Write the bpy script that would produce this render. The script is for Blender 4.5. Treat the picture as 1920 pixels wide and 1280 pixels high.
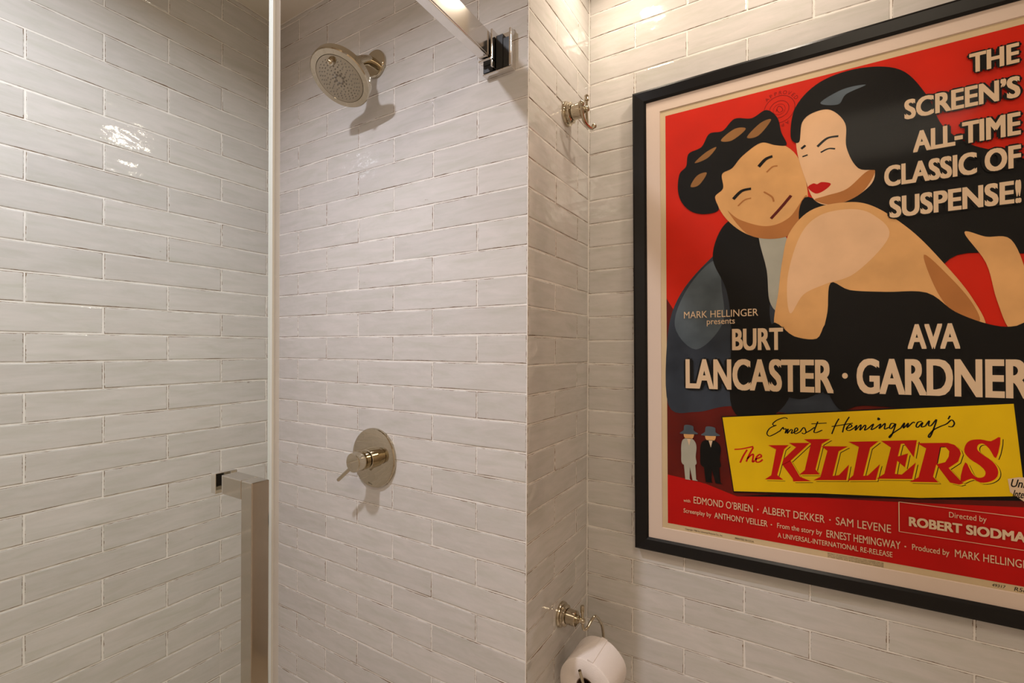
import bpy, bmesh, math, random
from mathutils import Vector, Matrix
random.seed(7)
PI = math.pi
P = 0.065                      # height of one tile course
SC = bpy.context.scene
for o in list(bpy.data.objects):
    bpy.data.objects.remove(o)
CZ = 1.40                      # camera height above the floor
def W(x, y, z):                # courses -> metres, z counted from the camera height
    return Vector((x*P, y*P, CZ + z*P))

# ---------------------------------------------------------------- camera
cam = bpy.data.cameras.new('camera'); co = bpy.data.objects.new('camera', cam)
SC.collection.objects.link(co); SC.camera = co
yaw, pit, rol = .543, -.0018, .0043
cam.sensor_width = 36; cam.lens = 879.26/1920*36; cam.shift_y = 15.03/1920
cam.clip_start = .02
F = Vector((-math.sin(yaw)*math.cos(pit), math.cos(yaw)*math.cos(pit), math.sin(pit)))
R0 = Vector((math.cos(yaw), math.sin(yaw), 0)); U0 = R0.cross(F)
r = R0*math.cos(rol)+U0*math.sin(rol); u = -R0*math.sin(rol)+U0*math.cos(rol)
M = Matrix((r, u, -F)).transposed().to_4x4(); M.translation = W(21.746, -13.7227, 0)
co.matrix_world = M

# ---------------------------------------------------------------- world, lamps, exposure
wd = bpy.data.worlds.new('world'); SC.world = wd; wd.use_nodes = True
wd.node_tree.nodes['Background'].inputs[0].default_value = (.6, .55, .5, 1)
wd.node_tree.nodes['Background'].inputs[1].default_value = .03
SC.view_settings.view_transform = 'Standard'; SC.view_settings.look = 'None'
SC.view_settings.gamma = 1; SC.view_settings.use_curve_mapping = False
SC.view_settings.exposure = 0.0
def lamp(name, pos, size, power, col, spread=PI, sy=None, rot=(0, 0, 0)):
    l = bpy.data.lights.new(name, 'AREA'); l.shape = 'DISK' if sy is None else 'RECTANGLE'
    l.size = size; l.energy = power; l.color = col; l.spread = spread
    if sy: l.size_y = sy
    o = bpy.data.objects.new(name, l); SC.collection.objects.link(o); o.location = pos; o.rotation_euler = rot
    return o
lamp('shower_downlight', W(8.6, -12.6, 15.55), .07, 12.0, (.93, .945, 1.03), math.radians(158))
lamp('corner_downlight', W(16.0, 2.6, 15.55), .07, 1.45, (1.0, .86, .68))
lamp('recess_downlight', W(21.5, 1.4, 15.55), .07, 2.1, (1.0, .86, .70))
lamp('fill_light', W(27, -19, 15.6), .6, 11.5, (1.0, .87, .68), PI, .6)  # unseen soft fill added behind the camera, not a fitting of the room

# ---------------------------------------------------------------- materials
def lin(c):
    return tuple((v/12.92 if v <= .04045 else ((v+.055)/1.055)**2.4) for v in [x/255 for x in c])+(1,)
def mat(name, col, rough=.5, metal=0, spec=.5, bump=None, coat=0, var=None):
    m = bpy.data.materials.new(name); m.use_nodes = True; nt = m.node_tree; n = nt.nodes
    b = n['Principled BSDF']; b.inputs['Base Color'].default_value = lin(col)
    b.inputs['Roughness'].default_value = rough; b.inputs['Metallic'].default_value = metal
    b.inputs['Specular IOR Level'].default_value = spec; b.inputs['Coat Weight'].default_value = coat
    tc = n.new('ShaderNodeTexCoord')
    if var:                                    # var = (scale, amount)
        nz = n.new('ShaderNodeTexNoise'); nz.inputs['Scale'].default_value = var[0]; nz.inputs['Detail'].default_value = 5
        nt.links.new(tc.outputs['Object'], nz.inputs['Vector'])
        hs = n.new('ShaderNodeHueSaturation'); hs.inputs['Color'].default_value = lin(col)
        mr = n.new('ShaderNodeMapRange'); mr.inputs[3].default_value = 1-var[1]; mr.inputs[4].default_value = 1+var[1]
        mr.inputs[1].default_value = .3; mr.inputs[2].default_value = .7
        nt.links.new(nz.outputs['Fac'], mr.inputs[0]); nt.links.new(mr.outputs[0], hs.inputs['Value'])
        nt.links.new(hs.outputs[0], b.inputs['Base Color'])
    if bump:                                   # bump = (scale, distance)
        nz = n.new('ShaderNodeTexNoise'); nz.inputs['Scale'].default_value = bump[0]; nz.inputs['Detail'].default_value = 4
        nt.links.new(tc.outputs['Object'], nz.inputs['Vector'])
        bp = n.new('ShaderNodeBump'); bp.inputs['Distance'].default_value = bump[1]; bp.inputs['Strength'].default_value = 1
        nt.links.new(nz.outputs['Fac'], bp.inputs['Height']); nt.links.new(bp.outputs[0], b.inputs['Normal'])
    return m

def tile_material():
    m = bpy.data.materials.new('glazed_tile'); m.use_nodes = True; nt = m.node_tree; n = nt.nodes; L = nt.links.new
    b = n['Principled BSDF']
    tc = n.new('ShaderNodeTexCoord'); oi = n.new('ShaderNodeObjectInfo')
    off = n.new('ShaderNodeVectorMath'); off.operation = 'MULTIPLY_ADD'
    cmb = n.new('ShaderNodeCombineXYZ')
    L(oi.outputs['Random'], cmb.inputs[0]); L(oi.outputs['Random'], cmb.inputs[1]); L(oi.outputs['Random'], cmb.inputs[2])
    off.inputs[1].default_value = (91, 57, 33); L(cmb.outputs[0], off.inputs[0]); L(tc.outputs['Object'], off.inputs[2])
    # brushed streaks of glaze along the length
    mp = n.new('ShaderNodeMapping'); mp.inputs['Scale'].default_value = (9, 55, 20); L(off.outputs[0], mp.inputs[0])
    n1 = n.new('ShaderNodeTexNoise'); n1.inputs['Scale'].default_value = 1; n1.inputs['Detail'].default_value = 6; n1.inputs['Roughness'].default_value = .65; n1.inputs['Distortion'].default_value = .6
    L(mp.outputs[0], n1.inputs['Vector'])
    cr = n.new('ShaderNodeValToRGB'); cr.color_ramp.elements[0].position = .28; cr.color_ramp.elements[1].position = .72
    cr.color_ramp.elements[0].color = lin((197, 195, 188)); cr.color_ramp.elements[1].color = lin((214, 208, 206))
    e = cr.color_ramp.elements.new(.5); e.color = lin((206, 202, 199))
    L(n1.outputs['Fac'], cr.inputs[0])
    hs = n.new('ShaderNodeHueSaturation'); L(cr.outputs[0], hs.inputs['Color'])
    mr = n.new('ShaderNodeMapRange'); mr.inputs[3].default_value = .95; mr.inputs[4].default_value = 1.04
    L(oi.outputs['Random'], mr.inputs[0]); L(mr.outputs[0], hs.inputs['Value'])
    # thin worn brown edge where the glaze ran off
    at = n.new('ShaderNodeAttribute'); at.attribute_name = 'rim'
    mp2 = n.new('ShaderNodeMapping'); mp2.inputs['Scale'].default_value = (14, 60, 14); L(off.outputs[0], mp2.inputs[0])
    n2 = n.new('ShaderNodeTexNoise'); n2.inputs['Scale'].default_value = 1; n2.inputs['Detail'].default_value = 8; n2.inputs['Roughness'].default_value = .75; L(mp2.outputs[0], n2.inputs['Vector'])
    m1 = n.new('ShaderNodeMath'); m1.operation = 'MULTIPLY_ADD'; m1.inputs[1].default_value = 4.2; m1.inputs[2].default_value = -2.35
    L(n2.outputs['Fac'], m1.inputs[0])
    m2 = n.new('ShaderNodeMath'); m2.operation = 'ADD'; L(m1.outputs[0], m2.inputs[0]); L(at.outputs['Fac'], m2.inputs[1])
    m3 = n.new('ShaderNodeMapRange'); m3.inputs[1].default_value = .52; m3.inputs[2].default_value = .72; L(m2.outputs[0], m3.inputs[0])
    mx = n.new('ShaderNodeMix'); mx.data_type = 'RGBA'; L(m3.outputs[0], mx.inputs['Factor']); L(hs.outputs[0], mx.inputs['A'])
    mx.inputs['B'].default_value = lin((118, 96, 76)); L(mx.outputs['Result'], b.inputs['Base Color'])
    b.inputs['Roughness'].default_value = .07; b.inputs['Specular IOR Level'].default_value = .5
    mp3 = n.new('ShaderNodeMapping'); mp3.inputs['Scale'].default_value = (9, 16, 9); L(off.outputs[0], mp3.inputs[0])
    n3 = n.new('ShaderNodeTexNoise'); n3.inputs['Scale'].default_value = 1; n3.inputs['Detail'].default_value = 2; L(mp3.outputs[0], n3.inputs['Vector'])
    n4 = n.new('ShaderNodeTexNoise'); n4.inputs['Scale'].default_value = 75; n4.inputs['Detail'].default_value = 3; L(off.outputs[0], n4.inputs['Vector'])
    bp = n.new('ShaderNodeBump'); bp.inputs['Distance'].default_value = .0030; L(n3.outputs['Fac'], bp.inputs['Height'])
    bq = n.new('ShaderNodeBump'); bq.inputs['Distance'].default_value = .0003; L(n4.outputs['Fac'], bq.inputs['Height']); L(bp.outputs[0], bq.inputs['Normal'])
    L(bq.outputs[0], b.inputs['Normal'])
    return m
TILE = tile_material()
GROUT = mat('grout', (236, 231, 226), .85, bump=(900, .0003), var=(60, .05))
PAINT = mat('painted_plaster', (214, 200, 184), .7, bump=(250, .0002))
CEIL = mat('ceiling_paint', (232, 222, 208), .8, bump=(200, .0002))
FLOOR = mat('pale_stone_floor', (205, 192, 176), .4, bump=(30, .001), var=(6, .15))
NICKEL = mat('polished_nickel', (194, 184, 164), .045, 1)
NICKELB = mat('satin_nickel', (172, 162, 144), .14, 1)
CHROME = mat('polished_chrome', (228, 224, 220), .06, 1)
PULL = mat('pull_chrome', (196, 188, 178), .07, 1)
BRUSH = mat('bright_anodised_rail', (226, 222, 218), .14, 1)
RUBBER = mat('black_rubber', (14, 13, 14), .35)
BLACKW = mat('black_painted_wood', (9, 8, 10), .32, spec=.35, bump=(40, .0002))
MATB = mat('warm_white_mat', (226, 205, 190), .85, bump=(700, .0001))
PAPER = mat('aged_poster_paper', (214, 189, 150), .6, var=(9, .06))
TISSUE = mat('white_tissue', (238, 228, 224), .95, bump=(600, .0006))
CORE = mat('cardboard_core', (90, 66, 48), .9)
NOZ = mat('grey_nozzle', (120, 112, 100), .4)
def ink(name, c, var=.07): return mat('ink_'+name, c, .6, spec=.2, var=(14, var))
RED = ink('red', (212, 34, 6)); MAROON = ink('maroon', (96, 22, 12), .3); CREAM = ink('cream', (222, 192, 158), .03)
YELLOW = ink('yellow', (232, 190, 8), .05); DRED = ink('deep_red', (192, 14, 8)); BLK = ink('black', (13, 10, 7), .2)
SKIN = ink('tan', (226, 170, 108), .12); SKIN2 = ink('light_tan', (236, 190, 146), .07); BLUEG = ink('blue_grey', (86, 96, 104), .3)
BLUED = ink('dark_blue_grey', (52, 58, 68), .35); SHADE = ink('brown_shade', (184, 118, 62), .12); STAMP = ink('stamp_red', (138, 18, 10)); HAIRB = ink('hair_brown', (150, 104, 58), .2)
GREYI = ink('pale_grey', (176, 172, 156), .1)

def glass(name, tint, ior=1.45, rough=0.0):
    m = bpy.data.materials.new(name); m.use_nodes = True; nt = m.node_tree; n = nt.nodes
    n.remove(n['Principled BSDF']); out = n['Material Output']
    t = n.new('ShaderNodeBsdfTransparent'); t.inputs[0].default_value = tint
    g = n.new('ShaderNodeBsdfGlossy'); g.inputs['Roughness'].default_value = rough; g.inputs[0].default_value = (1, 1, 1, 1)
    fr = n.new('ShaderNodeFresnel'); fr.inputs[0].default_value = ior
    mx = n.new('ShaderNodeMixShader')
    ge = n.new('ShaderNodeNewGeometry'); mm = n.new('ShaderNodeMath'); mm.operation = 'SUBTRACT'; mm.use_clamp = True   # only the outer faces mirror
    nt.links.new(fr.outputs[0], mm.inputs[0]); nt.links.new(ge.outputs['Backfacing'], mm.inputs[1])
    nt.links.new(mm.outputs[0], mx.inputs[0]); nt.links.new(t.outputs[0], mx.inputs[1]); nt.links.new(g.outputs[0], mx.inputs[2])
    nt.links.new(mx.outputs[0], out.inputs[0])
    return m
GLASS = glass('door_glass', (.965, .985, .97, 1))
GEDGE = mat('seal_strip', (224, 226, 226), .25)
def milky(name, col, a):
    m = mat(name, col, .3); m.node_tree.nodes['Principled BSDF'].inputs['Alpha'].default_value = a
    return m
FIN = milky('clear_seal', (226, 224, 222), .5)
PGLASS = glass('picture_glass', (.985, .985, .985, 1), 1.1, .10)

# ---------------------------------------------------------------- helpers
def link(o, parent=None):
    SC.collection.objects.link(o)
    if parent is not None: o.parent = parent
    return o
def obj(name, bm, m, parent=None, smooth=False, ang=None):
    me = bpy.data.meshes.new(name); bmesh.ops.recalc_face_normals(bm, faces=bm.faces); bm.to_mesh(me); bm.free()
    if m: me.materials.append(m)
    if smooth:
        for p in me.polygons: p.use_smooth = True
        if ang is None: ang = 35
        me.set_sharp_from_angle(angle=math.radians(ang))
    return link(bpy.data.objects.new(name, me), parent)
def thing(name, label, cat, loc, group=None, rot=None):
    o = bpy.data.objects.new(name, None); o.empty_display_size = .03; link(o)
    o.location = loc
    if rot: o.rotation_euler = rot
    o['label'] = label; o['category'] = cat
    if group: o['group'] = group
    return o
def bx(bm, x0, x1, y0, y1, z0, z1, bev=0):
    vs = [bm.verts.new(v) for v in [(x0,y0,z0),(x1,y0,z0),(x1,y1,z0),(x0,y1,z0),(x0,y0,z1),(x1,y0,z1),(x1,y1,z1),(x0,y1,z1)]]
    fs = [bm.faces.new([vs[i] for i in f]) for f in [(0,3,2,1),(4,5,6,7),(0,1,5,4),(1,2,6,5),(2,3,7,6),(3,0,4,7)]]
    if bev:
        es = list({e for f in fs for e in f.edges}); bmesh.ops.bevel(bm, geom=es, offset=bev, segments=2, affect='EDGES', profile=.5)
    return bm
def box(a, b, bev=0, org=Vector((0,0,0))):
    bm = bmesh.new(); a = Vector(a)-org; b = Vector(b)-org
    return bx(bm, min(a.x,b.x), max(a.x,b.x), min(a.y,b.y), max(a.y,b.y), min(a.z,b.z), max(a.z,b.z), bev)
def lathe(prof, axis, org=(0,0,0), seg=48, bm=None):
    """prof: (distance along axis, radius)"""
    bm = bm or bmesh.new(); ax = Vector(axis).normalized()
    a = ax.orthogonal().normalized(); b = ax.cross(a); org = Vector(org); rings = []
    for d, rr in prof:
        if rr < 1e-6: rings.append([bm.verts.new(org+ax*d)])
        else: rings.append([bm.verts.new(org+ax*d+(a*math.cos(t)+b*math.sin(t))*rr) for t in [2*PI*i/seg for i in range(seg)]])
    for p, q in zip(rings, rings[1:]):
        for i in range(seg):
            j = (i+1) % seg
            if len(p) == 1 and len(q) == 1: continue
            if len(p) == 1: bm.faces.new((p[0], q[i], q[j]))
            elif len(q) == 1: bm.faces.new((p[i], p[j], q[0]))
            else: bm.faces.new((p[i], p[j], q[j], q[i]))
    return bm
def crom(pts, n=8, closed=False):
    pts = [Vector(p) for p in pts]; out = []; N = len(pts)
    for i in range(N if closed else N-1):
        if closed: a, b, c, d = pts[i-1], pts[i], pts[(i+1) % N], pts[(i+2) % N]
        else: a, b, c, d = pts[max(i-1,0)], pts[i], pts[i+1], pts[min(i+2,N-1)]
        for k in range(n):
            t = k/n
            out.append(.5*((2*b)+(c-a)*t+(2*a-5*b+4*c-d)*t*t+(3*b-a-3*c+d)*t**3))
    if not closed: out.append(pts[-1])
    return out
def tube(pts, rad, seg=14, bm=None, smooth=0):
    bm = bm or bmesh.new(); pts = crom(pts, smooth) if smooth else [Vector(p) for p in pts]; rings = []; nrm = None
    for i, p in enumerate(pts):
        t = (pts[min(i+1,len(pts)-1)]-pts[max(i-1,0)]).normalized()
        nrm = t.orthogonal().normalized() if nrm is None else (nrm-t*nrm.dot(t)).normalized()
        b = t.cross(nrm); rr = rad if not callable(rad) else rad(i/(len(pts)-1))
        rings.append([bm.verts.new(p+(nrm*math.cos(a)+b*math.sin(a))*rr) for a in [2*PI*k/seg for k in range(seg)]])
    for p, q in zip(rings, rings[1:]):
        for i in range(seg): bm.faces.new((p[i], p[(i+1)%seg], q[(i+1)%seg], q[i]))
    bm.faces.new(rings[0][::-1]); bm.faces.new(rings[-1])
    return bm
def ball(c, rr, bm=None, s=20):
    bm = bm or bmesh.new(); bmesh.ops.create_uvsphere(bm, u_segments=s, v_segments=s//2, radius=rr, matrix=Matrix.Translation(Vector(c))); return bm

# ---------------------------------------------------------------- tiled walls
def tile_mesh(w, h, seed):
    rd = random.Random(seed); bm = bmesh.new(); lay = bm.verts.layers.float.new('rim')
    t = .0042; nx = 4 if w > .15 else 3
    per = []
    for i in range(nx): per.append((-w/2+w*i/nx, -h/2))
    per.append((w/2, -h/2))
    for i in range(nx): per.append((w/2-w*i/nx, h/2))
    per.append((-w/2, h/2))
    j = [(rd.uniform(-.0003,.0003), rd.uniform(-.00055,.00055)) for _ in per]
    per = [(x+a, y+b) for (x,y),(a,b) in zip(per,j)]
    lift = [rd.uniform(-.0004,.0003) for _ in per]
    def ring(ins, z, rim):
        o = []
        for (x, y), l in zip(per, lift):
            sx = (w/2-ins)/(w/2); sy = (h/2-ins)/(h/2)
            v = bm.verts.new((x*sx, y*sy, z+l*(rim < 1.5))); v[lay] = min(rim, 1); o.append(v)
        return o
    r0 = ring(0, -t, 2); r1 = ring(.0001, -.0006, 1); r2 = ring(.0024, 0, 0)
    n = len(per)
    for a, b in ((r0, r1), (r1, r2)):
        for i in range(n): bm.faces.new((a[i], a[(i+1)%n], b[(i+1)%n], b[i]))
    # the face is a fan about a centre line so it can bow a little
    c = bm.verts.new((0, 0, rd.uniform(-.0002, .0003)))
    for i in range(n): bm.faces.new((r2[i], r2[(i+1)%n], c))
    me = bpy.data.meshes.new('tile'); bm.to_mesh(me); bm.free(); me.materials.append(TILE)
    for p in me.polygons: p.use_smooth = True
    me.set_sharp_from_angle(angle=math.radians(9))
    return me
CACHE = {}
def get_tile(w, h):
    k = (round(w, 3), round(h, 3)); nv = 8 if w > .25 and h > .055 else 3
    i = random.randrange(nv)
    if (k, i) not in CACHE: CACHE[(k, i)] = tile_mesh(w, h, hash((k, i)) & 0xffff)
    return CACHE[(k, i)]
GAP = .05      # joint width in courses
ZTOP, ZBOT = 15.75, -21.53
def tiled_wall(name, org, U, N, length, joints, zoff=0, slab=.3, ext0=0, ext1=0):
    """org = W-point (x,y) of the wall's start, U along the wall, N out of it; joints(r) = joint positions along U"""
    w = bpy.data.objects.new(name, None)
    U = Vector(U); N = Vector(N)
    me_org = W(org[0], org[1], 0)
    bm = bmesh.new()
    a = me_org-N*.0011-U*ext0*P; b = me_org+U*(length+ext1)*P-N*(.0011+slab*P*3)
    a.z = CZ+ZBOT*P; b.z = CZ+ZTOP*P
    w = obj(name, box(a, b), GROUT); w['kind'] = 'structure'
    V = Vector((0, 0, 1)); Uo = U if U.cross(V).dot(N) > 0 else -U
    base = Matrix((Uo, V, N)).transposed()
    for rr in range(-16, 22):
        zt = min(.4668-rr-zoff-GAP/2, ZTOP-.06); zb = max(.4668-rr-1-zoff+GAP/2, ZBOT+.02)
        if zt-zb < .15: continue
        js = [0]+[j for j in joints(rr) if .25 < j < length-.25]+[length]
        for i, (s, e) in enumerate(zip(js, js[1:])):
            s2 = s+(GAP/2 if i else .035); e2 = e-(GAP/2 if i < len(js)-2 else .035)
            me = get_tile((e2-s2)*P, (zt-zb)*P)
            o = bpy.data.objects.new('tile', me); SC.collection.objects.link(o); o.parent = w
            c = me_org+U*((s2+e2)/2*P); c.z = CZ+(zt+zb)/2*P
            tilt = Matrix.Rotation(random.gauss(0, .0035), 3, 'X') @ Matrix.Rotation(random.gauss(0, .0016), 3, 'Y')
            m = (base @ tilt).to_4x4(); m.translation = c+N*random.uniform(-.0003, .0003); o.matrix_local = m
    return w
L1 = 4.13; L2 = 2.065
XC, YD, XR, YF = 14.07, 5.349, 38.0, -28.0
def seq(start, lo=-1, hi=60):
    k = math.floor((start-lo)/L1); s = start-k*L1; out = []
    while s < hi: out.append(s); s += L1
    return out
# wall_left runs from the shower corner towards the camera (distance = -Y)
tiled_wall('wall_left', (0, 0), (0, -1, 0), (1, 0, 0), 28.0, lambda r: seq(8.795-L2*(1 if r % 2 else 0)), ext0=.2)
tiled_wall('wall_back', (0, 0), (1, 0, 0), (0, -1, 0), XC, lambda r: seq(1.673+L2*(0 if r % 2 else 1)), zoff=-.018, slab=1, ext1=-.03)
tiled_wall('wall_column', (XC, 0), (0, 1, 0), (1, 0, 0), YD, lambda r: [4.16] if r % 2 else [2.13], zoff=.045, ext0=-.045)
tiled_wall('wall_recess', (XC, YD), (1, 0, 0), (0, -1, 0), XR-XC, lambda r: seq((16.07 if r % 2 else 18.10)-XC), zoff=.105, slab=1, ext0=.3)
t = obj('trim_1', box(W(XC-.04, .0, ZBOT), W(XC-.005, .04, ZTOP), .0006), GROUT); t['kind'] = 'structure'
def struct(name, a, b, m): o = obj(name, box(a, b), m); o['kind'] = 'structure'; return o
struct('floor', W(-1.2, YF-1, ZBOT-.8), W(XR+1, YD+1.2, ZBOT), FLOOR)
struct('ceiling', W(-1.2, YF-1, ZTOP), W(XR+1, YD+1.2, ZTOP+.8), CEIL)
struct('wall_front', W(0, YF-1, ZBOT), W(XR, YF, ZTOP), PAINT)
struct('wall_right', W(XR, YF, ZBOT), W(XR+1, YD+1.2, ZTOP), PAINT)

# ---------------------------------------------------------------- framed poster
PO = W(17.536, YD-.22, -6.780)         # lower left corner of the printed field
TH_ = .011; ZO = .075
base = PO-Vector((0, 0, ZO)); base.y = YD*P
poster = thing('framed_poster', 'red vintage film poster with yellow title panel, black-framed on tiled wall', 'poster', base, rot=(0, -TH_, 0))
YP = PO.y-base.y                        # local y of the paper face
def C2(x, z, lay=0): return Vector((x/100, YP-.00012*lay, z/100+ZO))
def flat(name, pts, m, lay, parent, sm=0):
    if sm: pts = [(p.x, p.y) for p in crom([(a, b, 0) for a, b in pts], sm, True)]
    pts = [(min(x, 67.6), z) for x, z in pts]
    cu = bpy.data.curves.new('c', 'CURVE'); cu.dimensions = '2D'; cu.fill_mode = 'FRONT'
    sp = cu.splines.new('POLY'); sp.points.add(len(pts)-1); sp.use_cyclic_u = True
    for p, (x, z) in zip(sp.points, pts): p.co = (x, z, 0, 1)
    return curve_mesh(name, cu, m, lay, parent)
def curve_mesh(name, cu, m, lay, parent, fit=None, shear=0):
    tmp = bpy.data.objects.new('t', cu); SC.collection.objects.link(tmp)
    dg = bpy.context.evaluated_depsgraph_get(); dg.update()
    me = bpy.data.meshes.new_from_object(tmp.evaluated_get(dg)); bpy.data.objects.remove(tmp); bpy.data.curves.remove(cu)
    me.name = name
    vs = [v.co.copy() for v in me.vertices]
    if fit:
        x0, x1, z0, z1 = fit; ax = min(v.x for v in vs); bx_ = max(v.x for v in vs); ay = min(v.y for v in vs); by = max(v.y for v in vs)
        vs = [Vector((x0+(v.x-ax)/(bx_-ax)*(x1-x0), z0+(v.y-ay)/(by-ay)*(z1-z0), 0)) for v in vs]
    for v, c in zip(me.vertices, vs): v.co = C2(c.x+shear*(c.y-(fit[2] if fit else 0)), c.y, lay)
    me.materials.clear(); me.materials.append(m)
    return link(bpy.data.objects.new(name, me), parent)
def text(s, x0, x1, z0, z1, m, lay, parent, bold=0, grow=0, shear=0, space=1.0):
    cu = bpy.data.curves.new('c', 'FONT'); cu.body = s; cu.fill_mode = 'FRONT'; cu.space_character = space
    cu.resolution_u = 4
    b = bold*(z1-z0)*.6                       # heavier strokes: the same glyphs again, shifted by a hair and stacked
    o = curve_mesh('lettering', cu, m, lay, parent, (x0+b, x1-b, z0+b*.6, z1-b*.6), shear)
    R_ = b+grow
    if R_ > 0:
        bm = bmesh.new(); n = 8 if grow else 4
        for k in range(n):
            bm.from_mesh(o.data)
        vs = list(bm.verts); per = len(vs)//n
        for k in range(n):
            a = 2*PI*k/n+(0 if grow else PI/4)
            for v in vs[k*per:(k+1)*per]:
                v.co += Vector((math.cos(a)*R_/100, -.000012*(k+1), math.sin(a)*R_*.8/100))
        bm.to_mesh(o.data); bm.free()
    return o
def ribbon(strokes, wd, m, lay, parent, name='lettering', dx=0, dz=0):
    if len(strokes) > 1 and name != 'lettering':
        return [ribbon([s], wd, m, lay, parent, name) for s in strokes]
    bm = bmesh.new()
    for s in strokes:
        pts = crom([(a+dx, b+dz, 0) for a, b in s], 6); n = len(pts); pr = None
        for i, p in enumerate(pts):
            t = (pts[min(i+1, n-1)]-pts[max(i-1, 0)]); t = t.normalized() if t.length > 1e-6 else Vector((1, 0, 0))
            nn = Vector((-t.y, t.x, 0))*wd*(.75+.35*abs(t.y))
            cur = (bm.verts.new(C2(p.x+nn.x, p.y+nn.y, lay)), bm.verts.new(C2(p.x-nn.x, p.y-nn.y, lay)))
            if pr: bm.faces.new((pr[0], cur[0], cur[1], pr[1]))
            pr = cur
    return obj(name, bm, m, parent)
# paper, frame, mat, glazing
XA, XB, ZA, ZB = -4.8, 72.9, -4.4, 107.9
def lbox(x0, x1, y0, y1, z0, z1): return box((x0/100, y0, z0/100+ZO), (x1/100, y1, z1/100+ZO))
paper = obj('paper', lbox(-3, 71, YP, YP+.0006, -3.2, 106.6), PAPER, poster)
obj('backing_board', lbox(XA-1, XB+1, YP+.001, -.003, ZA-1, ZB+1), MATB, poster)
def ringmesh(o, i, yo, yi):
    bm = bmesh.new(); A = [bm.verts.new((x/100, yo, z/100+ZO)) for x, z in o]; B = [bm.verts.new((x/100, yi, z/100+ZO)) for x, z in i]
    for k in range(4): bm.faces.new((A[k], A[(k+1)%4], B[(k+1)%4], B[k]))
    return bm
WIN = (-1.4, 69.4, -1.45, 105.0)
rc = lambda a, b, c, d: [(a, c), (b, c), (b, d), (a, d)]
mb = ringmesh(rc(XA-.5, XB+.5, ZA-.5, ZB+.5), rc(*WIN), YP-.0022, YP-.0022)
bev = ringmesh(rc(*WIN), rc(WIN[0]+.12, WIN[1]-.12, WIN[2]+.12, WIN[3]-.12), YP-.0022, YP-.0001)
tmpm = bpy.data.meshes.new('x'); bev.to_mesh(tmpm); mb.from_mesh(tmpm); bev.free()
obj('mat_board', mb, MATB, poster)
FO = (-8.1, 76.3, -7.5, 110.9)
prof = [(0, -.002), (0, -.0262), (.14, -.0272), (.85, -.0235), (1, -.0182), (1, -.0120)]   # (fraction inwards, y)
def corner(k, f, y):
    o = rc(*FO)[k]; i = rc(XA, XB, ZA, ZB)[k]
    return Vector(((o[0]+(i[0]-o[0])*f)/100, y, (o[1]+(i[1]-o[1])*f)/100+ZO))
for k in range(4):
    bm = bmesh.new(); A = [bm.verts.new(corner(k, f, y)) for f, y in prof]; B = [bm.verts.new(corner((k+1)%4, f, y)) for f, y in prof]
    for i in range(len(prof)-1): bm.faces.new((A[i], A[i+1], B[i+1], B[i]))
    bm.faces.new((A[0], B[0], B[-1], A[-1]))
    obj('frame_rail', bm, BLACKW, poster)
gm = obj('glazing', lbox(XA-.3, XB+.3, YP-.0050, YP-.0030, ZA-.3, ZB+.3), PGLASS, poster)

# printed fields (a plain, generic composition of colour areas)
flat('printed_field', rc(0, 67.6, 0, 103.5), RED, 1, paper)
flat('printed_field', [(0,12.2),(9,11.2),(18,8.6),(30,10.2),(67.6,14),(67.6,36),(38,33.5),(14,33),(0,57)], MAROON, 2, paper)
flat('printed_field', [(0,12.3),(8,11.4),(16,9.2),(32,11.4),(45,12.6),(67.6,15),(67.6,0),(0,0)], DRED, 3, paper)
flat('printed_field', [(32.6,12.8),(16.6,9.4),(64,15.8),(67.6,17),(67.6,40),(60,40)], BLK, 4, paper)
flat('figure_coat', [(.3,30),(.3,48),(3.5,58),(11,66.5),(18,71),(25,68),(31,52),(37,31),(28,29.5),(15,30.5),(7,28.6)], BLUED, 5, paper, 6)
flat('figure_coat', [(2,50),(5,59),(11.5,65.5),(13,58),(13,50),(7,44)], BLUEG, 6, paper, 6)
flat('figure_coat', [(13,73),(17,75),(23,71),(24,62),(23,52),(25,44),(27,34),(22,28),(15,30),(15,48),(14,58),(11,66)], BLK, 7, paper, 6)
flat('figure_collar', [(21,71),(26,70),(27,62),(25,53),(23,55),(22.5,62)], GREYI, 8, paper, 5)
# plain seated couple: heads, hair, back and dress as simple shapes without features
flat('figure_head', [(11.5,83),(15,90),(22,92),(28,88),(30.4,80),(30,72.6),(26,69.2),(19,70.6),(13.5,76)], SKIN, 9, paper, 7)
flat('figure_shade', [(19,70.6),(26,69.2),(30,72.6),(30.3,78),(27,73.5),(22.5,72.2),(17,74.5),(14.4,77)], SHADE, 10, paper, 7)
flat('figure_hair', [(3,84),(3.4,88),(5,89.6),(5.6,92.6),(8.6,93.6),(10.4,96.4),(13.4,96.4),(16,98.6),(19.6,97.8),(22.6,98.9),(24.8,96.6),(25.6,93),(26.6,90),(24.4,90.4),(21.4,91.6),(17.6,89.4),(15.4,87),(13.2,86),(13.4,82.6),(11.6,80.8),(12.4,77.6),(9.6,77),(6.4,78),(4,80.6)], BLK, 11, paper, 6)
for pts in ([(7,90),(9.5,92),(12,92.8),(10,90.6)], [(13,94.2),(16,96.2),(18.4,95.6),(15.4,93.6)], [(18.6,93.6),(21.4,96.2),(23.6,96.4),(21,93.4)], [(6,84.4),(7.6,86.8),(9.8,87),(8,84.4)]):
    flat('figure_hair', pts, HAIRB, 12, paper, 6)
flat('figure_collar', [(30,77.5),(35,76),(44,82),(49,78),(42,68),(33,68),(29,72)], BLK, 12, paper, 5)
flat('figure_head', [(28.6,93),(30.4,96.6),(36,96.4),(39.6,90),(42.4,80.6),(40,76.6),(35.4,75),(31.8,76.6),(30,82),(28.6,88)], SKIN2, 13, paper, 7)
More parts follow.
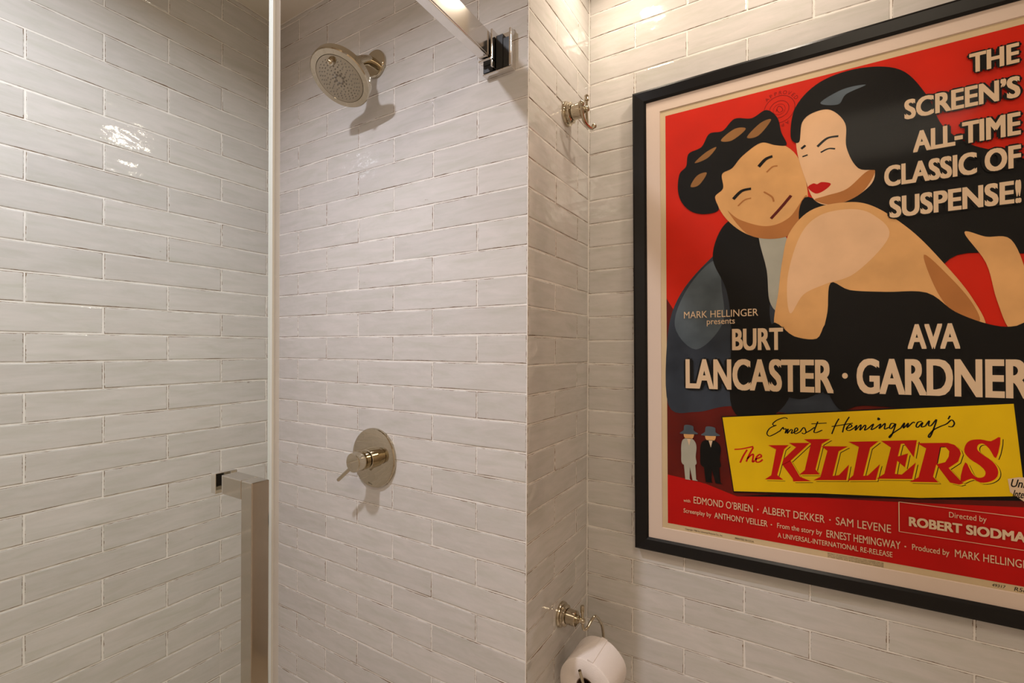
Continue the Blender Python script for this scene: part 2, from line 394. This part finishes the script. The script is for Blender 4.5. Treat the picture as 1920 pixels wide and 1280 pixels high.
flat('figure_shade', [(31.8,76.6),(35.4,75),(40,76.6),(42.4,80.6),(41,81),(37.6,78),(34,77.2)], SHADE, 14, paper, 6)
flat('figure_hair', [(27.4,91.6),(28.4,98),(33,102.2),(40,103),(46.6,100.6),(50.6,94.4),(53,87.6),(57,83),(62,80),(67.6,75),(67.6,62),(55,62),(50,56),(44,60),(41,72),(43.4,80),(39.6,82),(37.6,86.8),(37.4,92),(34.8,95.6),(31.6,95.8),(29.6,94.2),(29,90)], BLK, 15, paper, 7)
flat('figure_hair', [(33,97.6),(37,99.4),(41,99.2),(37.6,98.2),(36.2,96.4)], BLUEG, 16, paper, 6)
flat('figure_back', [(27,70),(31,74.4),(37,75.2),(42,73.6),(48,67.8),(53,60.6),(57,53.6),(58.8,47.6),(54,47),(44,46),(33.6,46),(28,45.6),(24,48.8),(24.8,57),(25.6,64)], SKIN, 17, paper, 7)
flat('figure_back', [(29,69),(32.6,73),(38,73.6),(42,71.8),(44.6,67),(39,60),(33.6,58),(29.6,56),(27,52),(26.6,60)], SKIN2, 18, paper, 7)
flat('figure_shade', [(50,62.6),(54,57.6),(57,52.6),(58,49),(55,50),(52,55)], SHADE, 19, paper, 6)
flat('figure_arm', [(56,66.2),(59,65),(62.4,64),(64.4,57),(64.6,50),(62.2,47.4),(60.4,53),(59,60)], SKIN, 17, paper, 6)
flat('figure_dress', [(34.6,58.2),(38,56.4),(44,55.6),(50.4,55),(54.6,51),(59.4,48.4),(63,48),(67.6,50),(67.6,33.5),(50,32),(40,32),(36,31),(33,38),(33,46),(34,52)], BLK, 20, paper, 5)
flat('figure_glove', [(23.4,49.6),(27.8,46.8),(32,46.2),(33.8,49),(36,40),(30,33),(23.6,36)], BLK, 19, paper, 5)
ribbon([[(15.6,79.6),(17.4,81.2),(19.4,81.4)],[(21,86.2),(22.4,87.6),(23.8,88)]], .36, BLK, 12, paper, 'figure_brow')
ribbon([[(16.6,77.8),(18,79),(19.4,79.2)],[(22.6,84.6),(23.8,85.6),(24.8,85.6)],[(22,80.2),(23.6,78.8),(24,77.6)]], .16, SHADE, 12, paper, 'figure_line')
ribbon([[(23.4,73.8),(25.4,76),(27.4,78.4)]], .3, MAROON, 12, paper, 'figure_line')
ribbon([[(29.4,88.4),(30.2,89)],[(32.4,88.2),(34.2,89.6),(36.2,89.6)]], .26, BLK, 14, paper, 'figure_brow')
ribbon([[(29.6,86.6),(30.6,86.8)],[(33,86.8),(34.4,87.3),(35.6,87)]], .18, BLK, 14, paper, 'figure_line')
flat('figure_lips', [(30.6,79.6),(31.6,80.3),(32.3,80),(33.2,80.3),(34.8,79.6),(33.6,78.4),(32,78)], DRED, 14, paper, 4)
# two plain standing figures in hats, left of the title panel
def little(x, cm, hm, w=1.0):
    flat('figure_leg', [(x-1.5*w,16.5),(x+.3*w,16.5),(x+.2*w,12),(x+.5*w,11.7),(x-1.0*w,11.7)], cm, 21, paper)
    flat('figure_leg', [(x-.1*w,16.5),(x+1.7*w,16.5),(x+2.0*w,12),(x+2.5*w,11.7),(x+1.0*w,11.7)], cm, 21, paper)
    flat('figure_coat', [(x-1.2*w,21.8),(x+1.0*w,21.9),(x+2.1*w,20.4),(x+1.9*w,17.6),(x+1.9*w,15.6),(x-1.7*w,15.4),(x-2.1*w,18),(x-2.0*w,20.6)], cm, 22, paper, 4)
    flat('figure_collar', [(x-.4,21.9),(x+.5,21.9),(x+.1,20.2)], CREAM, 23, paper)
    flat('figure_head', [(x-.9,22),(x+.9,22),(x+1.1,23.6),(x-1,23.6)], SKIN, 22, paper, 4)
    flat('figure_hat', [(x-2,23),(x+2.1,23.2),(x+1.2,24),(x+1,25.1),(x-.9,25.2),(x-1.2,23.9)], hm, 23, paper, 4)
little(5.2, GREYI, BLUEG, .85); little(10.2, BLK, BLUEG, 1.1)
# title panel and title
flat('title_panel', [(12.7,27.9),(64,34.1),(67.6,17.2),(49,13.9),(32.6,12.2),(15.2,10.1)], BLK, 24, paper)
flat('title_panel', [(12.95,27.7),(62.5,33.6),(63.6,20.2),(67.4,17.4),(49,14.1),(32.6,12.5),(15.35,10.4)], YELLOW, 25, paper)
TITLE = {'K1': [(22.5, 22.0), (26.6, 22.4), (25.7, 21.4), (24.3, 15.4), (25.5, 14.5), (21.8, 14.1), (23.1, 15.2), (24.1, 21.2)],
'K2': [(26.6, 22.9), (30.6, 23.3), (26.9, 18.9), (25.3, 17.8), (25.5, 19.1), (28.0, 22.1)],
'K3': [(25.3, 17.9), (26.9, 19.0), (28.7, 15.6), (30.8, 14.9), (27.4, 14.4), (27.3, 15.0)],
'I': [(29.5, 24.0), (34.3, 24.5), (32.8, 23.3), (31.6, 17.6), (32.4, 16.6), (28.6, 16.1), (29.6, 17.2), (30.8, 23.2)],
'L': [(32.7, 22.8), (37.4, 23.2), (35.8, 22.0), (34.7, 16.6), (35.8, 16.9), (37.6, 19.4), (37.1, 16.0), (31.2, 15.2), (32.5, 16.1), (33.8, 21.9)],
'L2': [(37.5, 24.2), (42.6, 24.8), (41.2, 23.3), (40.0, 17.3), (40.8, 17.5), (42.8, 20.1), (42.1, 16.7), (37.3, 16.0), (38.3, 17.2), (39.3, 23.3)],
'E': [(43.0, 24.9), (48.7, 25.6), (48.2, 22.1), (46.7, 24.7), (46.2, 24.6), (45.7, 22.0), (47.3, 22.8), (46.8, 19.9), (45.6, 21.1), (45.2, 18.4), (46.3, 18.4), (48.5, 21.1), (47.9, 17.7), (42.2, 17.0), (43.5, 18.2), (44.6, 23.7)],
'R': [(48.7, 25.0), (53.3, 25.5), (54.3, 25.2), (55.0, 24.4), (55.2, 23.6), (54.8, 22.0), (53.4, 20.6), (55.5, 17.9), (54.9, 17.6), (53.6, 17.8), (51.6, 21.1), (51.1, 18.6), (51.9, 17.6), (47.5, 17.1), (48.9, 18.2), (50.1, 24.1)],
'Rh': [(52.2, 24.6), (52.9, 24.7), (53.4, 24.0), (53.3, 22.9), (52.8, 21.8), (51.7, 21.3)],
'S': [(60.7, 27.2), (60.1, 23.3), (59.2, 24.9), (58.4, 25.8), (57.7, 25.6), (57.5, 24.7), (58.1, 23.9), (59.6, 22.6), (60.3, 21.2), (60.2, 19.8), (59.3, 18.8), (57.9, 18.4), (56.7, 19.0), (55.1, 18.2), (55.8, 22.0), (56.7, 20.1), (57.5, 19.3), (58.4, 19.6), (58.6, 20.6), (57.8, 21.7), (56.5, 22.7), (55.7, 24.0), (55.9, 25.4), (56.6, 26.3), (58.0, 26.6), (59.4, 26.4)]}
def shape(pts, dx, dz, m, lay, sm=0): flat('lettering', [(a+dx, b+dz) for a, b in pts], m, lay, paper, sm)
for lay, dx, dz, m in ((26, .42, -.30, BLK), (27, .30, -.21, YELLOW), (28, 0, 0, DRED)):
    for k, pts in TITLE.items():
        sm = 5 if k in ('S', 'Rh') else 0
        if k == 'Rh': continue
        shape(pts, dx, dz, m, lay, 0 if k != 'S' else 3)
shape(TITLE['Rh'], 0, 0, BLK, 29); shape(TITLE['Rh'], .12, -.1, YELLOW, 30)
ribbon([[(26.4, 28.3), (25.8, 28.5), (24.4, 27.9), (23.5, 27.0), (23.7, 26.6), (24.2, 26.7)], [(24.2, 26.7), (22.9, 25.9), (22.3, 24.7), (22.8, 24.1), (23.9, 24.7), (24.8, 25.4)], [(24.8, 25.3), (25.5, 26.3), (25.6, 25.9), (26.1, 26.0), (25.9, 25.0)], [(25.9, 25.0), (26.4, 25.9), (26.5, 25.9), (26.3, 25.0), (27.0, 25.9), (27.3, 25.8), (27.1, 25.1), (27.5, 25.3)], [(27.5, 25.3), (28.3, 25.9), (28.2, 26.4), (27.8, 26.1), (27.7, 25.3), (28.0, 25.1), (28.8, 25.6)], [(28.8, 25.6), (29.5, 26.6), (29.9, 25.6), (29.5, 25.2), (29.1, 25.4)], [(32.1, 28.1), (31.5, 26.3), (31.4, 25.7), (31.9, 25.7), (32.9, 26.3)], [(30.9, 27.5), (33.7, 27.9)], [(29.9, 25.5), (30.5, 25.9), (31.5, 26.8)], [(35.9, 29.0), (35.3, 27.7), (34.6, 25.6)], [(37.7, 29.5), (36.9, 27.8), (36.5, 26.1)], [(34.6, 27.2), (36.1, 27.6), (38.3, 28.2)], [(37.1, 26.9), (38.1, 27.5), (37.9, 27.9), (37.4, 27.4), (37.2, 26.8), (37.7, 26.6), (38.5, 27.2)], [(38.5, 27.2), (39.0, 27.8), (38.7, 26.7), (39.6, 27.9), (39.7, 27.7), (39.5, 26.8), (40.3, 27.9), (40.5, 27.7), (40.3, 26.9), (40.9, 27.3)], [(40.9, 27.3), (41.8, 28.3), (41.4, 27.1), (42.1, 27.5)], [(42.5, 29.4), (42.6, 29.6), (42.8, 29.4), (42.6, 29.2), (42.5, 29.4)], [(42.1, 27.5), (43.0, 28.4), (42.7, 27.4), (43.6, 28.5), (43.7, 28.3), (43.6, 27.4), (44.3, 27.8)], [(45.3, 28.6), (44.7, 28.6), (44.4, 27.8), (44.7, 27.6), (45.4, 28.6), (44.8, 26.4), (44.4, 25.7), (44.4, 26.0), (45.1, 26.8), (46.2, 27.8)], [(46.2, 27.8), (46.8, 28.9), (46.6, 27.8), (47.4, 28.9), (47.2, 28.0), (48.1, 29.1), (48.4, 29.0)], [(49.5, 29.4), (48.9, 29.2), (48.6, 28.4), (48.9, 28.2), (49.6, 29.2), (49.4, 28.3), (50.0, 28.5)], [(50.0, 28.5), (50.6, 29.6), (50.5, 28.7), (50.9, 28.7), (51.7, 29.9), (51.0, 27.2), (50.6, 26.3), (50.5, 26.7), (51.3, 27.9), (52.4, 28.7)], [(53.7, 30.8), (53.4, 30.1)], [(52.4, 28.7), (53.2, 29.2), (53.9, 30.0), (54.3, 29.4), (54.0, 28.7), (53.4, 28.7)]], .115, BLK, 26, paper)
ribbon([[(15.5, 20.3), (17.1, 20.6), (19.5, 21.4)], [(18.2, 20.5), (17.4, 19.0), (16.7, 17.3)], [(19.5, 21.2), (18.6, 19.3), (18.0, 17.7)], [(18.2, 18.4), (19.2, 19.5), (19.5, 19.4), (19.3, 17.8), (19.8, 18.2)], [(19.8, 18.4), (21.1, 19.2), (20.8, 19.7), (20.1, 18.9), (20.1, 17.9), (20.8, 18.0), (21.4, 18.6)]], .17, DRED, 26, paper)
# big and small lettering
def outlined(s, x0, x1, z0, z1, bold=.085, lay=32):
    text(s, x0, x1, z0, z1, BLK, lay, paper, bold+.05, .28)
    text(s, x0, x1, z0, z1, CREAM, lay+1, paper, bold)
outlined('THE', 56.8, 63.7, 96.5, 100.2); outlined("SCREEN\u2019S", 47.1, 63.8, 90.1, 94.1); outlined('ALL-TIME', 48.4, 63.8, 83.2, 87.4)
outlined('CLASSIC OF', 43.8, 63.8, 77.1, 81.4); outlined('SUSPENSE!', 44.6, 63.8, 70.6, 74.9)
text('MARK HELLINGER', 4.3, 20.7, 51.7, 53.4, CREAM, 32, paper, .004); text('presents', 9.6, 15.8, 49.6, 51.2, CREAM, 32, paper, .012)
outlined('BURT', 15.1, 25.7, 43.7, 48.8, .075); outlined('AVA', 47.3, 55.3, 43.8, 48.8, .075)
outlined('LANCASTER', 4.5, 35.1, 34.3, 41.7, .07); outlined('GARDNER', 38.9, 64.9, 34.5, 41.9, .07)
flat('lettering', [(37+.5*math.cos(a), 38.2+.62*math.sin(a)) for a in [k*PI/8 for k in range(16)]], CREAM, 33, paper)
for s, a, b, c, d, e in (('with', 3.9, 5.5, 6.1, 6.9, .01), ("EDMOND O\u2019BRIEN", 6.3, 19.3, 6.1, 7.8, .004), ('\u00b7', 20.2, 20.5, 6.8, 7.1, .02), ('ALBERT DEKKER', 21.3, 33.2, 6.2, 7.85, .004),
        ('\u00b7', 34.0, 34.3, 6.9, 7.2, .02), ('SAM LEVENE', 35.2, 44.5, 6.2, 7.9, .004), ('Screenplay by', 3.9, 10.3, 3.1, 4.5, .01), ('ANTHONY VEILLER', 11.0, 22.3, 3.3, 4.7, .014),
        ('\u00b7', 22.9, 23.2, 3.8, 4.1, .03), ('From the story by', 24.2, 32.7, 3.1, 4.6, .01), ('ERNEST HEMINGWAY', 33.5, 46.0, 3.2, 4.8, .012), ('\u00b7', 46.6, 46.9, 3.8, 4.1, .03),
        ('Produced by', 47.8, 53.4, 3.2, 4.7, .012), ('MARK HELLINGER', 54.2, 64.9, 3.5, 5.0, .006), ('A UNIVERSAL-INTERNATIONAL RE-RELEASE', 24.3, 44.7, 1.3, 2.4, .014),
        ('Directed by', 53.4, 58.7, 10.7, 12.1, .004), ('ROBERT SIODMAK', 47.3, 65.4, 8.2, 10.1, .11)):
    text(s, a, b, c, d, CREAM, 32, paper, e)
ribbon([[(45.8,6.8),(45.8,12.8)],[(45.8,12.8),(67.2,12.8)],[(45.8,6.8),(67.2,6.8)]], .07, CREAM, 31, paper, 'panel_border')
text('Copyright 1956 by Universal Pictures Co., Inc.', 4.2, 12.8, -1.0, -.5, BLK, 4, paper)
text('PRINTED IN U.S.A.', 15.5, 19.5, -1.0, -.55, BLK, 4, paper, .01)
for k, s in enumerate(('PROPERTY OF NATIONAL SCREEN SERVICE CORP. LICENSED FOR USE', 'ONLY IN CONNECTION WITH THE EXHIBITION OF THIS PICTURE', 'AT YOUR THEATRE. MUST BE RETURNED IMMEDIATELY THEREAFTER')):
    text(s, 33.7, 43.3, -.5-.35*k, -.27-.35*k, BLK, 4, paper)
text('49317', 59.4, 61.2, -.95, -.4, BLK, 4, paper, 0, 0, .2); text('R56/31', 62.4, 65.2, -1.05, -.3, BLK, 4, paper, 0, 0, .2)
# studio mark at the right end of the title panel
flat('emblem', [(61.6,19.6),(63,20.1),(67.6,20.4),(67.6,13.6),(64.4,15.2),(61.9,17.2)], CREAM, 31, paper)
text('Universal', 61.9, 67.0, 18.2, 19.7, BLK, 32, paper, .03, 0, .2); text('International', 62.2, 66.9, 16.3, 17.7, BLK, 32, paper, .03, 0, .2)
# round approval stamp
def disc_ring(cx, cz, r0, r1, m, lay):
    bm = bmesh.new(); n = 48
    A = [(bm.verts.new(C2(cx+r0*math.cos(2*PI*i/n), cz+r0*math.sin(2*PI*i/n), lay)), bm.verts.new(C2(cx+r1*math.cos(2*PI*i/n), cz+r1*math.sin(2*PI*i/n), lay))) for i in range(n)]
    for i in range(n): bm.faces.new((A[i][0], A[i][1], A[(i+1)%n][1], A[(i+1)%n][0]))
    return obj('stamp_ring', bm, m, paper)
SX, SZ = 25.2, 98.4
for a, b in ((3.0,3.12),(1.85,1.97),(1.15,1.22)): disc_ring(SX, SZ, a, b, STAMP, 3)
ribbon([[(24.6,98.0),(25,99.1),(25.6,98.8),(25.9,98.0),(25.2,97.7),(24.7,98.5)]], .07, STAMP, 3, paper, 'stamp_emblem')
def arc(s, rad, a0, da, size):
    for i, ch in enumerate(s):
        if ch == ' ': continue
        a = math.radians(a0-da*i)
        cu = bpy.data.curves.new('c', 'FONT'); cu.body = ch; cu.size = size; cu.align_x = 'CENTER'; cu.resolution_u = 2
        tmp = bpy.data.objects.new('t', cu); SC.collection.objects.link(tmp)
        me = bpy.data.meshes.new_from_object(tmp.evaluated_get(bpy.context.evaluated_depsgraph_get())); bpy.data.objects.remove(tmp)
        rt = Matrix.Rotation(a-PI/2, 3, 'Z')
        for v in me.vertices:
            p = rt @ (v.co+Vector((0, rad, 0))); v.co = C2(SX+p.x, SZ+p.y, 3)
        me.materials.append(STAMP); me.name = 'lettering'; link(bpy.data.objects.new('lettering', me), paper)
arc('APPROVED', 3.35, 130, 14.5, 1.15); arc('APPROVED', 3.35, 295, 14.5, 1.15)

# ---------------------------------------------------------------- shower head
WP = lambda x, y, z: W(x, y, z)
ho = W(6.85, 0, 11.72)
sh = thing('shower_rose', 'polished nickel round shower head with short arm on the shower wall', 'shower head', ho)
J = Vector((-.03, -1.32, -.66))*P; nrm = Vector((.07, -.53, -.845)).normalized()
obj('flange', lathe([(-.001,.036),(.004,.037),(.008,.036),(.010,.034),(.0105,.012)], (0,-1,0), (0,.0,0)), NICKEL, sh, True)
obj('arm', tube([(0,0,0), (0,-.03,-.003), (J.x*.6,-.058,-.020), J], .0125, 20, None, 6), NICKEL, sh, True)
neck = obj('ball_joint', lathe([(-.016,0),(-.014,.010),(-.006,.018),(.004,.0205),(.012,.020),(.022,.0225),(.030,.028),(.040,.030)], nrm, J), NICKEL, sh, True)
Rh = .0745; fc = J+nrm*.066
body = obj('spray_body', lathe([(-.036,.026),(-.030,.040),(-.026,.060),(-.0235,.070),(-.019,.0738),(-.010,Rh),(-.0025,Rh),(0,Rh-.0022),(.0002,Rh-.0148),(-.001,Rh-.0155)], nrm, fc, 72), NICKEL, sh, True, 25)
face = obj('spray_face', lathe([(-.002,Rh-.0155),(.0004,Rh-.0162),(.0008,Rh-.022),(.0008,0)], nrm, fc, 64), NICKELB, sh, True)
a_ = nrm.cross(Vector((0,0,1))).normalized(); b_ = nrm.cross(a_)
bm = bmesh.new()
for rr, n, sz, ph in ((.0105,8,.0036,0),(.0175,12,.0024,.1),(.0245,12,.0015,.3),(.031,18,.0015,.0),(.0375,22,.0015,.1),(.0435,26,.0015,.05),(.0495,30,.0014,0)):
    for i in range(n):
        t = 2*PI*i/n+ph; lathe([(0,sz),(.0012,sz*.8),(.0018,0)], nrm, fc+nrm*.0008+(a_*math.cos(t)+b_*math.sin(t))*rr, 8, bm)
nz = obj('nozzles', bm, NOZ, face, True); nz['kind'] = 'stuff'
if (b_.z < 0): tc_ = fc-b_*.043-a_*.010
else: tc_ = fc+b_*.043-a_*.010
bm = lathe([(0,.009),(.004,.0095),(.012,.0075),(.016,.003),(.017,0)], nrm, tc_, 20)
obj('selector_tab', bm, NICKEL, body, True)

# ---------------------------------------------------------------- shower valve
vo = W(6.85, 0, -4.53)
va = thing('shower_valve', 'polished nickel round shower valve plate with small lever handle on the shower wall', 'shower valve', vo)
plate = obj('plate', lathe([(-.001,.0795),(.006,.0795),(.0085,.078),(.0095,.075),(.0098,.02)], (0,-1,0), (0,0,0), 80), NICKEL, va, True, 25)
obj('collar', lathe([(.009,.0265),(.030,.0265),(.031,.025),(.031,.018)], (0,-1,0), (0,0,0), 48), NICKEL, va, True)
obj('stem', lathe([(.030,.019),(.034,.019),(.034,.0235),(.046,.0240),(.047,.021),(.050,.021)], (0,-1,0), (0,0,0), 48), NICKEL, va, True)
cap = obj('handle_cap', lathe([(.049,.022),(.050,.0250),(.072,.0255),(.0745,.0245),(.0752,.0235),(.0754,0)], (0,-1,0), (0,0,0), 56), NICKEL, va, True, 25)
d = Vector((-.78, 0, -.63)).normalized()
bm = tube([d*.020+Vector((0,-.060,0)), d*.034+Vector((0,-.061,0))], .0062, 16); tube([d*.034+Vector((0,-.061,0)), d*.088+Vector((0,-.063,0))], .0050, 16, bm)
ball(d*.088+Vector((0,-.063,0)), .0050, bm, 12)
obj('lever', bm, NICKEL, va, True)
bm = tube([(-.014,-.0099,-.066),(-.0125,-.0099,-.070),(-.010,-.0099,-.068),(-.008,-.0099,-.071),(-.005,-.0099,-.069),(-.003,-.0099,-.0715),(.000,-.0099,-.0705)], .0005, 6, None, 5)
obj('engraved_mark', bm, NOZ, plate)

# ---------------------------------------------------------------- sliding door: rail, wall bracket, glass, pull
ro = W(12.62, -.45, 9.9)
rail = thing('door_rail', 'bright metal header rail of the sliding shower door', 'rail', ro)
def pb(name, a, b, m, par, bev=.0006, org=None): return obj(name, box(W(*a), W(*b), bev, org if org is not None else Vector(par.location)), m, par)
pb('rail_bar', (12.44, -.10, 9.9), (12.78, YF+.02, 10.82), BRUSH, rail, .0015)
pb('cover_strip', (12.775, -.44, 9.97), (12.800, YF+.02, 10.76), BRUSH, rail, .0006)
wb = thing('wall_bracket', 'chrome wall bracket with black rubber inserts holding the rail end', 'bracket', W(12.95, 0, 9.48))
pb('back_plate', (12.38, -.004, 9.48), (13.55, -.06, 10.84), CHROME, wb)
pb('base_plate', (12.38, -.06, 9.48), (13.55, -.26, 9.53), CHROME, wb)
pb('flange', (13.47, -.06, 9.53), (13.55, -.30, 10.78), CHROME, wb)
pb('flange', (12.84, -.06, 9.60), (12.90, -.46, 10.86), CHROME, wb)
pb('rail_shelf', (12.38, -.06, 9.80), (12.90, -.52, 9.87), CHROME, wb)
pb('rubber_insert', (13.20, -.06, 9.56), (13.46, -.24, 10.55), RUBBER, wb)
pb('rubber_insert', (12.93, -.06, 9.56), (13.20, -.26, 10.70), RUBBER, wb)
pb('rubber_insert', (12.40, -.06, 9.56), (12.80, -.26, 9.79), RUBBER, wb)
GX0, GX1, GE = 12.50, 12.62, -8.06
gd = thing('glass_door', 'clear frameless sliding glass shower door panel with chrome pull', 'shower door', W(12.56, -14, ZBOT+.3))
pb('glass_pane', (GX0, GE-.05, ZBOT+.3), (GX1, -22, 9.88), GLASS, gd, 0)
pb('edge_seal', (GX0-.012, GE-.015, ZBOT+.3), (GX1+.012, GE+.03, 9.88), GEDGE, gd, 0.0003)
pb('edge_seal', (GX0+.045, GE+.035, ZBOT+.3), (GX1-.045, GE+.18, 9.88), FIN, gd, 0)
for zz in (-8.6,):
    pass
hp = pb('pull_handle', (13.28, -9.05, -2.38), (13.62, -8.73, -10.9), PULL, gd, .0011)
for z0 in (-2.38, -10.57):
    pb('pull_post', (12.66, -9.05, z0), (13.28, -8.73, z0-.34), PULL, gd, .0009)
    pb('washer', (12.62, -9.04, z0), (12.66, -8.74, z0-.33), CHROME, gd, .0003)
    pb('inner_clamp', (12.34, -9.09, z0+.02), (12.50, -8.69, z0-.36), CHROME, gd, .0006)

# ---------------------------------------------------------------- robe hook and paper holder on the column
def rosette(par, k=1.0):
    obj('rosette', lathe([(-.001,.030*k),(.004,.0305*k),(.007,.029*k),(.0085,.0245*k),(.011,.0240*k),(.0125,.0255*k),(.016,.0255*k),(.018,.0225*k),(.0185,.0185*k)], (1,0,0), (0,0,0), 48), NICKEL, par, True)
    obj('post', lathe([(.017,.0175*k),(.0195,.0175*k),(.0200,.0185*k),(.0410,.0185*k),(.0425,.0172*k),(.0425,.010*k),(.048,.010*k),(.0485,0)], (1,0,0), (0,0,0), 40), NICKEL, par, True)
hk = thing('robe_hook', 'polished nickel double robe hook on the column wall beside the poster', 'hook', W(XC, 3.02, 9.14))
rosette(hk)
q = lambda x, y, z: Vector(((x-XC)*P, (y-3.02)*P, (z-9.14)*P))
obj('finial', lathe([(0,.0032),(.022,.0032),(.0222,.0058),(.0245,.0062),(.026,.0055),(.034,.0060),(.036,.0045),(.0365,0)], (0,0,1), q(14.87,3.12,9.16), 24), NICKEL, hk, True)
bm = ball(q(14.87,3.12,9.18), .0078); tube([q(14.6,3.02,9.14), q(14.87,3.12,9.18)], .006, 16, bm)
obj('hub', bm, NICKEL, hk, True)
b1, b2 = q(14.95,2.42,9.06), q(15.02,3.52,8.66)
arm = obj('hook_arm', tube([b1, q(14.93,2.50,8.86), q(14.90,2.78,8.62), q(14.93,3.10,8.52), q(14.99,3.38,8.52), b2], .0042, 16, None, 8), NICKEL, hk, True)
obj('ball_tip', ball(b1, .0078), NICKEL, hk, True); obj('ball_tip', ball(b2, .0066), NICKEL, hk, True)
obj('stem', tube([q(14.87,3.12,9.18), q(14.90,3.10,8.80), q(14.93,3.08,8.54)], .0036, 12), NICKEL, hk, True)

HO = W(XC, 2.72, -10.20)
hd = thing('paper_holder', 'polished nickel toilet paper holder on the column wall above the roll', 'paper holder', HO)
rosette(hd)
q = lambda x, y, z: W(x, y, z)-HO
obj('finial', lathe([(0,.0036),(.018,.0036),(.019,.0052),(.034,.0056),(.036,.0045),(.0365,0)], (0,0,1), q(14.88,2.92,-10.3), 24), NICKEL, hd, True)
bm = ball(q(14.88,2.92,-10.32), .0080); tube([q(14.6,2.72,-10.2), q(14.88,2.92,-10.32)], .006, 16, bm)
obj('hub', bm, NICKEL, hd, True)
RX, RZ, RY0, RY1, RR = 15.32, -12.22, 2.12, 3.72, 1.02
wire = [q(14.88,2.92,-10.36), q(14.93,2.92,-10.62), q(15.02,3.05,-10.62), q(15.12,3.34,-10.38), q(15.20,3.55,-10.38), q(15.28,3.95,-10.9), q(RX,4.05,-11.6), q(RX,4.02,RZ+.25), q(RX,3.8,RZ+.17), q(RX,3.0,RZ+.17), q(RX,2.1,RZ+.17), q(RX-.02,1.98,RZ+.30), q(RX-.1,1.86,RZ+.75)]
obj('wire_arm', tube(wire, .0038, 14, None, 8), NICKEL, hd, True)

# roll
rl = thing('toilet_roll', 'white toilet paper roll hanging from the nickel holder', 'toilet roll', W(RX, (RY0+RY1)/2, RZ-RR))
q = lambda x, y, z: W(x, y, z)-Vector(rl.location)
bm = bmesh.new(); n = 72; prof = []
hc = .34
for yy, rr in ((RY0+.03, hc), (RY0, hc+.03), (RY0, RR*.6), (RY0+.01, RR-.05), (RY0+.05, RR), (RY1-.05, RR), (RY1-.01, RR-.05), (RY1, hc+.03), (RY1-.03, hc), (RY0+.03, hc)):
    ring = []
    for i in range(n):
        a = 2*PI*i/n; k = rr*(1+(.012*math.sin(3*a+1)+.006*math.sin(7*a))*(rr > .5))
        ring.append(bm.verts.new(q(RX+k*math.cos(a), yy+(.012*math.sin(5*a)*(rr > .5)), RZ+k*math.sin(a))))
    prof.append(ring)
for A, B in zip(prof, prof[1:]):
    for i in range(n): bm.faces.new((A[i], A[(i+1)%n], B[(i+1)%n], B[i]))
obj('tissue', bm, TISSUE, rl, True, 50)
bm = bmesh.new()
for rr in (hc-.005, hc-.03):
    pass
A = [[bm.verts.new(q(RX+k*math.cos(2*PI*i/40), yy, RZ+k*math.sin(2*PI*i/40))) for i in range(40)] for yy, k in ((RY0+.02,hc),(RY1-.02,hc),(RY1-.02,hc-.03),(RY0+.02,hc-.03),(RY0+.02,hc))]
for X_, Y_ in zip(A, A[1:]):
    for i in range(40): bm.faces.new((X_[i], X_[(i+1)%40], Y_[(i+1)%40], Y_[i]))
obj('core', bm, CORE, rl, True)
bm = bmesh.new(); st = []
for i in range(15):
    a = math.radians(74+i*.9); e = .022+.018*(i/14)
    k = (RR+e)*(1+.012*math.sin(3*a+1)+.006*math.sin(7*a))
    st.append([bm.verts.new(q(RX+kk*math.cos(a), yy, RZ+kk*math.sin(a))) for yy in (RY0+.04, RY1-.03) for kk in (k, k-.02-e)])
for A, B in zip(st, st[1:]):
    for i, j in ((0,2),(2,3),(3,1),(1,0)): bm.faces.new((A[i], A[j], B[j], B[i]))
for A in (st[0], st[-1]): bm.faces.new((A[0], A[2], A[3], A[1]))
obj('loose_end', bm, TISSUE, rl)
